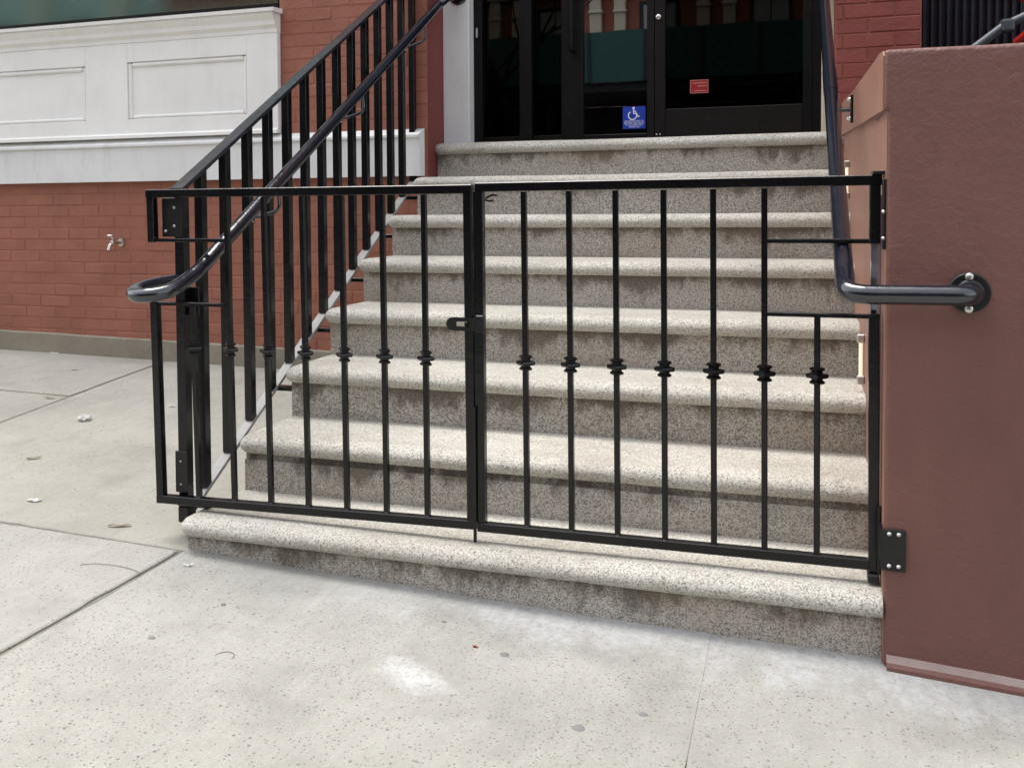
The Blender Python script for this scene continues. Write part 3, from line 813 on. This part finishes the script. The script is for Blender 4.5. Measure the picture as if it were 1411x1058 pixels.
for y in (.206 + .1291*2, .206 + .1291*7, .206 + .1291*12):
    zc = .75 + .609 * y
    br = obj('bracket', TUBE(fillet([(RX + .012, y, zc - .105), (RX + .05, y, zc - .105), (hx + .012, y - .0, zc - .085), (hx, y + .01, zc - .012)], .03), .0065, 8), M['iron_rail'], hl, smooth=60)
    obj('plate', B(RX + .0132, RX + .0182, y - .014, y + .014, zc - .13, zc - .08, .001), M['iron'], br)
    obj('screw', LATHE([(.004, 0), (.004, .003), (.002, .005)], (RX + .018, y, zc - .122), 'x', 8), M['steel'], br)
obj('bracket', B(-.050, -.018, .128, .134, .630, .716, .001), M['iron'], hl)

hr = thing('pipe_handrail', (1.8, .8, .75), 'black pipe handrail bending across the brown wall to a round flange', 'handrail')
sl = .562
pts = [(1.80, 2.055, .790 + sl*2.055), (1.80, 1.98, .790 + sl*1.98), (1.80, .0, .790), (1.80, -.085, .750), (2.052, -.085, .752), (2.057, -.002, .752)]
pp = fillet(pts, [.02, .10, .055, .06], 10)
obj('pipe', TUBE(pp, .0215, 18), M['iron_rail'], hr, smooth=60)
obj('sleeve', TUBE([(1.80, .93, .790 + sl*.93), (1.80, 1.10, .790 + sl*1.10)], .0228, 18), M['iron_rail'], hr, smooth=60)
fl = obj('flange', LATHE([(.044, 0), (.044, .005), (.041, .0075), (.029, .008), (.029, .016), (.025, .020), (.022, .021)], (2.057, -.0015, .752), '-y', 30), M['iron_dull'], hr, smooth=35)
for a in (92, 268, 0):
    ca, sa = math.cos(math.radians(a)), math.sin(math.radians(a))
    if a == 0: continue
    obj('bolt', LATHE([(.0085, 0), (.0085, .004), (.007, .005), (.007, .011), (.004, .013)], (2.057 + .0355*ca, -.0095, .752 + .0355*sa), '-y', 12), M['steel'], fl, smooth=40)
yb = 1.16; zc = .790 + sl*yb
br = obj('bracket', TUBE(fillet([(1.8705, yb, zc - .16), (1.835, yb, zc - .16), (1.803, yb, zc - .13), (1.80, yb, zc - .018)], .03), .007, 8), M['iron_rail'], hr, smooth=60)
obj('plate', B(1.8703, 1.8793, yb - .016, yb + .016, zc - .205, zc - .110, .002), M['iron'], br)
for dz in (-.190, -.125): obj('bolt', LATHE([(.008, 0), (.008, .004), (.006, .01), (.003, .012)], (1.8703, yb, zc + dz), '-x', 12), M['steel'], br, smooth=40)

# ------------------------------------------------------------------ gate leaves
GY = .076
FT = .024            # frame tube
def collar(x, z, parent):
    prof = [(.0085, -.021), (.0135, -.019), (.0135, -.014), (.010, -.011), (.010, -.008), (.0185, -.006), (.0205, -.001), (.0195, .004), (.010, .007), (.010, .011), (.0140, .014), (.0140, .018), (.0085, .021)]
    bm = bmesh.new()
    lathe(bm, [(r * 1.30, h) for r, h in prof], (x, GY, z), 'z', 4)
    return obj('collar', bm, M['iron'], parent)
def picket(x0, x1, z0, z1, leaf, lab=None):
    b = BAR((x0, GY, z0), (x1, GY, z1), .0145, .0145, up=(0, 1, 0))
    p = obj('picket', b, M['iron'], leaf)
    t = (.541 - z0) / (z1 - z0)
    collar(x0 + (x1 - x0) * t, .541, p)
    w = bmesh.new()
    bmesh.ops.create_icosphere(w, subdivisions=2, radius=.010)
    for v in w.verts: v.co = Vector((x0 + v.co.x*1.15, GY + v.co.y*1.1, z0 + .002 + v.co.z*.45)) + Vector((0, 0, .0015*noise.noise(v.co*400)))
    obj('weld', w, M['iron'], p, smooth=60)
    return p
def hbar(name, x0, x1, zc, leaf, h=FT, d=FT, z2=None, bev=.002):
    return obj(name, BAR((x0, GY, zc), (x1, GY, zc if z2 is None else z2), d, h, bev=bev), M['iron'], leaf)
def vbar(name, x0, z0, x1, z1, leaf, w=FT, d=FT, mat='iron'):
    return obj(name, BAR((x0, GY, z0), (x1, GY, z1), w, d, up=(0, 1, 0), bev=.002), M[mat], leaf)
ZT, ZB = .995, .0875          # centres of top and bottom bars
# left leaf
gl = thing('gate_leaf', (.36, GY, .075), 'black iron gate leaf with seven collared pickets, hinged on the railing post', 'gate')
hbar('top_rail', -.151, .876, ZT + .002, gl)
hbar('bottom_rail', -.131, .882, ZB - .006, gl, z2=ZB + .012)
xl = lambda z: -.150 + (.992 - z) * .020 + .012
vbar('stile', xl(.986), .9855, xl(.853), .8525, gl)
vbar('stile', xl(.676), .6757, xl(.095), .094, gl)
vbar('stile', .8645, .986, .8705, .111, gl)
hbar('cross_bar', xl(.86) + .0115, .116, .8585, gl, .011, .014); hbar('cross_bar', xl(.67) + .0115, .116, .670, gl, .011, .014)
bz = lambda x: ZB - .006 + (x + .131) / 1.013 * .018 + FT/2
for i in range(7):
    xb = .012 + .1215 * i; xt = -.004 + .1235 * i
    picket(xb, xt if i else -.001, bz(xb) - .002, .984 if i else .665, gl)
hg = obj('hinge', B(-.114, -.046, .0905, .0958, .868, .984, .001), M['iron_dull'], gl)
for x, z in ((-.070, .955), (-.070, .900), (-.100, .885)):
    obj('bolt', LATHE([(.0045, 0), (.0045, .003), (.002, .005)], (x, .0905, z), '-y', 10), M['steel'], hg)
hg = obj('hinge', B(-.083, -.040, .0905, .0955, .10, .225, .002), M['iron_dull'], gl)
for z in (.125, .195): obj('bolt', LATHE([(.003, 0), (.003, .003), (.001, .004)], (-.062, .0905, z), '-y', 10), M['steel'], hg)
obj('drop_rod', TUBE([(.884, GY - .018, .42), (.884, GY - .018, .058)], .0048, 10), M['iron'], gl, smooth=60)
# right leaf
gr = thing('gate_leaf', (1.38, GY, .075), 'black iron gate leaf with seven collared pickets and latch plate, hinged on the brown wall', 'gate')
hbar('top_rail', .886, 1.884, ZT + .006, gr, z2=ZT + .009)
hbar('bottom_rail', .888, 1.8605, ZB + .008, gr, z2=ZB + .013)
vbar('stile', .8945, .989, .8965, .1085, gr, .0265)
vbar('stile', 1.8695, .992, 1.8695, .856, gr); vbar('stile', 1.869, .692, 1.8732, .0835, gr)
hbar('cross_bar', 1.628, 1.8575, .862, gr, .011, .014); hbar('cross_bar', 1.628, 1.882, .686, gr, .011, .014)
for i in range(7):
    xb = 1.024 + .1203 * i; xt = 1.018 + .1207 * i
    picket(xb, xt if i < 6 else 1.744, ZB + .0185, .988 if i < 6 else .682, gr)
# slotted latch plate
lp = bmesh.new()
zc = .639; hh = .0175; xa, xb_, y0, y1 = .806, .902, GY - .0185, GY - .0135
arc = [(xa + hh + hh*math.cos(a), zc + hh*math.sin(a)) for a in [math.pi/2 + math.pi*i/10 for i in range(11)]]
# built as a ring of quads round the slot
outer = [(xb_, zc + hh)] + [(.866, zc + hh), (.832, zc + hh)] + arc + [(.832, zc - hh), (.866, zc - hh), (xb_, zc - hh)]
s0, s1, sh = .834, .862, .0065
inner = [(s1, zc + sh)] + [(s1, zc + sh), (s0 + .004, zc + sh)] + [(s0, zc + sh * math.sin(math.pi/2 + math.pi*i/10)) for i in range(11)] + [(s0 + .004, zc - sh), (s1, zc - sh), (s1, zc - sh)]
def addring(y):
    o_ = [lp.verts.new((x, y, z)) for x, z in outer]; i_ = [lp.verts.new((x, y, z)) for x, z in inner]
    for q in range(len(outer)):
        w_ = (q + 1) % len(outer)
        lp.faces.new((o_[q], o_[w_], i_[w_], i_[q]))
    return o_, i_
oa, ia = addring(y0); ob, ib = addring(y1)
for A_, B_ in ((oa, ob), (ia, ib)):
    for q in range(len(A_)):
        w_ = (q + 1) % len(A_); lp.faces.new((A_[q], A_[w_], B_[w_], B_[q]))
bmesh.ops.remove_doubles(lp, verts=lp.verts, dist=.00005)
la = obj('latch', lp, M['iron_dull'], gr)
obj('latch_bracket', B(.889, .913, GY - .0225, GY - .0122, .616, .664, .003), M['iron_dull'], la)
obj('staple', B(.862, .868, GY - .026, GY - .0125, .630, .646, .001), M['iron'], la)
obj('latch_hook', TUBE(fillet([(.914, GY - .004, .972), (.932, GY - .004, .980), (.946, GY - .004, .979)], .006), .003, 6), M['iron'], gr)
obj('latch_hook', TUBE([(.913, GY - .004, .967), (.926, GY - .004, .964), (.936, GY - .004, .966)], .003, 6), M['iron'], gr)
# hinges of the right leaf: bent plate on the wall front, strap at the top
hp = obj('hinge', B(1.884, 1.934, -.0075, -.0015, .118, .212, .001), M['iron_dull'], gr)
for x in (1.899, 1.919):
    for z in (.203, .130): obj('bolt', LATHE([(.0048, 0), (.0048, .003), (.002, .0055)], (x, -.0075, z), '-y', 10), M['steel'], hp)
obj('hinge_pin', TUBE([(1.8842, .058, .085), (1.8842, .058, .245)], .006, 10), M['iron'], gr, smooth=50)
obj('hinge_foot', B(1.859, 1.884, .050, .092, .063, .083, .003), M['iron_dull'], gr)
obj('hinge_arm', BAR((1.8845, .062, .165), (1.8845, -.004, .165), .008, .09), M['iron_dull'], gr)
obj('hinge_strap', B(1.8805, 1.8885, .006, .030, .845, 1.005, .002), M['iron_dull'], gr)
obj('hinge_cap', B(1.862, 1.8885, .034, .094, 1.0165, 1.024, .001), M['iron_dull'], gr)
for z in (.93, .87): obj('bolt', LATHE([(.004, 0), (.004, .003), (.002, .005)], (1.882, .005, z), '-y', 10), M['steel'], gr)
jb = obj('gate_jamb', BAR((1.877, .135, .12), (1.877, .135, .97), .022, .024, up=(0, 1, 0)), M['sky_metal'], None)  # reflected sky is put into the bluish metal colour of this jamb
tag(jb, 'glossy upright, sky reflection painted into its blue tint, behind the gate stile on the salmon side wall', 'post')

# ------------------------------------------------------------------ litter on the sidewalk
def ground_hit(px, py):
    """where the ground is met along a picture ray (used once to read positions off the photograph)."""
    mw = camo.matrix_world; d = mw.to_3x3() @ Vector(((px - CX) / F, -(py - CY) / F, -1)); o = mw.translation
    t = 1.0
    for _ in range(40):
        p = o + d * t; t += (zg(p.x, p.y) - p.z) / d.z
    p = o + d * t; return p.x, p.y
GUML = ('largest round grey gum spot on the pale sidewalk', 'round grey gum spot between the largest spot and the fine sidewalk joint', 'grey gum spot beside the tiny red scrap on the sidewalk',
    'small gum spot between the first granite step and the white splash', 'small gum spot between the first granite step and the curl of wire', 'gum spot between the wide dark joint and the curl of wire')
def gum(x, y, r, seed):
    rnd = random.Random(seed); bm = bmesh.new(); n = 16
    st = rnd.uniform(.6, 1.0)
    pts = [(x + r*(1 + rnd.uniform(-.12, .12))*math.cos(2*math.pi*i/n), y + r*st*(1 + rnd.uniform(-.12, .12))*math.sin(2*math.pi*i/n)) for i in range(n)]
    a = [bm.verts.new((p, q, zg(p, q) + .0006)) for p, q in pts]; b = [bm.verts.new((x + (p-x)*.8, y + (q-y)*.8, zg(p, q) + .0026)) for p, q in pts]
    for i in range(n): bm.faces.new((a[i], a[(i+1) % n], b[(i+1) % n], b[i]))
    bm.faces.new(b)
    tag(obj('gum_spot', bm, M['gum'], smooth=60), GUML[seed], 'gum', 'gum spots on the sidewalk')
for i, (px, py, r) in enumerate(((797, 1003, .013), (886, 984, .011), (695, 902, .011), (612, 857, .007), (308, 833, .008), (209, 879, .009))):
    gum(*ground_hit(px, py), r, i)
def scrap(name, px, py, L, Wd, mat, rot, lab, cat, group=None, h=.006, seed=0):
    x, y = ground_hit(px, py); bm = bmesh.new(); rnd = random.Random(seed)
    nx, ny = 5, 3; g = []
    for i in range(nx + 1):
        row = []
        for j in range(ny + 1):
            u = (i/nx - .5) * L; v = (j/ny - .5) * Wd * (1 - .9*abs(2*i/nx - 1)**2 * .6)
            u += rnd.uniform(-.06, .06)*L; v += rnd.uniform(-.08, .08)*Wd
            X = x + u*math.cos(rot) - v*math.sin(rot); Y = y + u*math.sin(rot) + v*math.cos(rot)
            row.append(bm.verts.new((X, Y, zg(X, Y) + .0015 + rnd.random()*h)))
        g.append(row)
    for i in range(nx):
        for j in range(ny): bm.faces.new((g[i][j], g[i+1][j], g[i+1][j+1], g[i][j+1]))
    r = bmesh.ops.solidify(bm, geom=bm.faces[:], thickness=.0007)
    tag(obj(name, bm, M[mat]), lab, cat, group)
bits = 'bits of litter on the sidewalk'
scrap('crumpled_paper', 116, 579, .055, .05, 'paper', .4, 'crumpled white paper scrap alone on the olive grey paving', 'litter', None, .022, 3)
for i, (px, py, L, Wd, m, rot, lb) in enumerate((
    (76, 487, .06, .022, 'paper', .3, 'white paper scrap lying against the foot of the cement plinth'),
    (102, 510, .035, .02, 'paper', .1, 'small white scrap on the paving a step out from the plinth'),
    (46, 632, .05, .014, 'leaf', .6, 'narrow tan leaf on olive paving between crumpled paper and white scrap'),
    (47, 690, .05, .02, 'paper', .2, 'pale scrap on olive paving close to the cross joint'),
    (165, 725, .07, .014, 'leaf', .4, 'long tan leaf scrap on the olive slab beside the gate post'),
    (68, 549, .05, .012, 'leaf', .2, 'thin tan leaf just past the slanting paving joint'),
    (260, 780, .03, .012, 'paper', .5, 'tiny white scrap in front of the left end of the first step'),
    (237, 560, .03, .012, 'paper', 0, 'tiny white scrap behind the gate near the railing balusters'))):
    scrap('litter_scrap', px, py, L, Wd, m, rot, lb, 'litter', bits, .006, 20 + i)
scrap('dry_leaf', 655, 892, .014, .006, 'redleaf', .2, 'tiny red scrap on the pale sidewalk in front of the steps', 'litter', None, .004, 9)
x, y = ground_hit(148, 788)
pth = [(x + .10*math.cos(a), y + .04*math.sin(a), zg(x + .10*math.cos(a), y + .04*math.sin(a)) + .003) for a in [math.radians(20 + 150*i/14) for i in range(15)]]
tag(obj('twig', TUBE(pth, .0009, 6), M['twig']), 'thin curved twig on the sidewalk joint near the first step', 'twig')
x, y = ground_hit(309, 905)
pth = [(x + .022*math.cos(a), y + .022*math.sin(a), zg(x, y) + .002) for a in [math.radians(-10 + 200*i/14) for i in range(15)]]
tag(obj('wire_curl', TUBE(pth, .0007, 5), M['twig']), 'fine dark curl of wire on the pale sidewalk', 'wire')

# ------------------------------------------------------------------ across the street (seen in the door glass)
OY = -17.0
ob_ = thing('brick_row_house', (2, OY, -.3), 'red brick row house with cream pilasters across the street', 'building')
obj('wall', B(-16, 18, OY - 3, OY, -.4, 10.5), M['opp_brick'], ob_)
obj('cornice', B(-16, 18, OY + .004, OY + .35, 7.9, 8.5, .03), M['opp_stone'], ob_)
obj('string_course', B(-16, 18, OY + .004, OY + .2, 6.55, 6.8, .02), M['opp_stone'], ob_)
for i in range(12):
    x = -14.15 + i * 2.7
    for dx in (0, .62):
        obj('pilaster', B(x + dx, x + dx + .30, OY + .004, OY + .16, 0, 6.54, .02), M['opp_stone'], ob_)
        obj('capital', B(x + dx - .03, x + dx + .33, OY + .004, OY + .19, 6.05, 6.12, .01), M['opp_stone'], ob_)
    w_ = obj('window', B(x + 1.25, x + 2.25, OY + .006, OY + .05, 4.3, 6.3), M['opp_dark'], ob_)
    for a_, b_ in ((1.36, 1.74), (1.78, 2.16)):
        obj('blind_or_backing', B(x + a_, x + b_, OY + .052, OY + .06, 5.35, 6.2), M['opp_glass'], w_)
        obj('blind_or_backing', B(x + a_, x + b_, OY + .052, OY + .06, 4.5, 5.28), M['opp_glass'], w_)
obj('under_shed_shade', B(-15.9, 17.9, OY + .22, OY + .4, -.1, 3.64), M['opp_dark'], ob_)  # dark sheet added for the shade below the shed deck
sh_ = thing('sidewalk_shed', (2, OY + 2.6, -.3), 'dark green sidewalk shed in front of the row house across the street', 'shed')
obj('parapet', B(-15, 17, OY + 3.3, OY + 3.38, 3.85, 4.95), M['shed'], sh_)
obj('deck', B(-15, 17, OY + .4, OY + 3.29, 3.65, 3.85), M['opp_dark'], sh_)
for i in range(26): obj('batten', B(-14.9 + i*1.22, -14.84 + i*1.22, OY + 3.382, OY + 3.40, 3.86, 4.94), M['opp_dark'], sh_)
for i in range(12): obj('post', B(-14.5 + i*2.7, -14.38 + i*2.7, OY + 3.1, OY + 3.22, -.3, 3.65), M['opp_dark'], sh_)
o2 = thing('stone_row_house', (-27, OY, -.3), 'grey green stone row house across the street', 'building')
obj('wall', B(-42, -16.01, OY - 3, OY, -.4, 11), M['opp_green'], o2)
for i in range(9):
    obj('pilaster', B(-41 + i*2.9, -40.3 + i*2.9, OY + .004, OY + .2, 0, 10.5), M['opp_stone'], o2)
    obj('window', B(-39.6 + i*2.9, -38.6 + i*2.9, OY + .004, OY + .06, 4.2, 6.9), M['opp_dark'], o2)
fw = tag(obj('far_sidewalk', B(-42, 18, OY + .004, -13.2, -.6, -.12), M['walk_c']), kind='structure')
tr = thing('street_tree', (-4.9, -11.3, -.3), 'bare street tree across the street from the stoop', 'tree')
def limb(p, d, L, r, depth):
    pts_ = [p]; q = Vector(p); dd = Vector(d)
    for i in range(5):
        dd = (dd + Vector((random.uniform(-.25, .25), random.uniform(-.25, .25), random.uniform(-.1, .2)))).normalized()
        q = q + dd * L / 5; pts_.append(q.copy())
    obj('branch' if depth else 'trunk', TUBE(pts_, lambda t: r * (1 - .55*t), 8), M['bark'], tr, smooth=60)
    if depth < 2:
        for i in range(3):
            k_ = random.choice(pts_[2:]); limb(k_, (dd + Vector((random.uniform(-1, 1), random.uniform(-1, 1), .35))).normalized(), L*.6, r*.42, depth + 1)
limb(Vector((-4.9, -11.3, -.3)), (.10, 0, 1), 4.6, .15, 0)
limb(Vector((-4.55, -11.3, 3.0)), (.75, 0, .75), 2.4, .08, 1)
limb(Vector((-4.5, -11.3, 3.6)), (.9, 0, .45), 3.2, .05, 1)
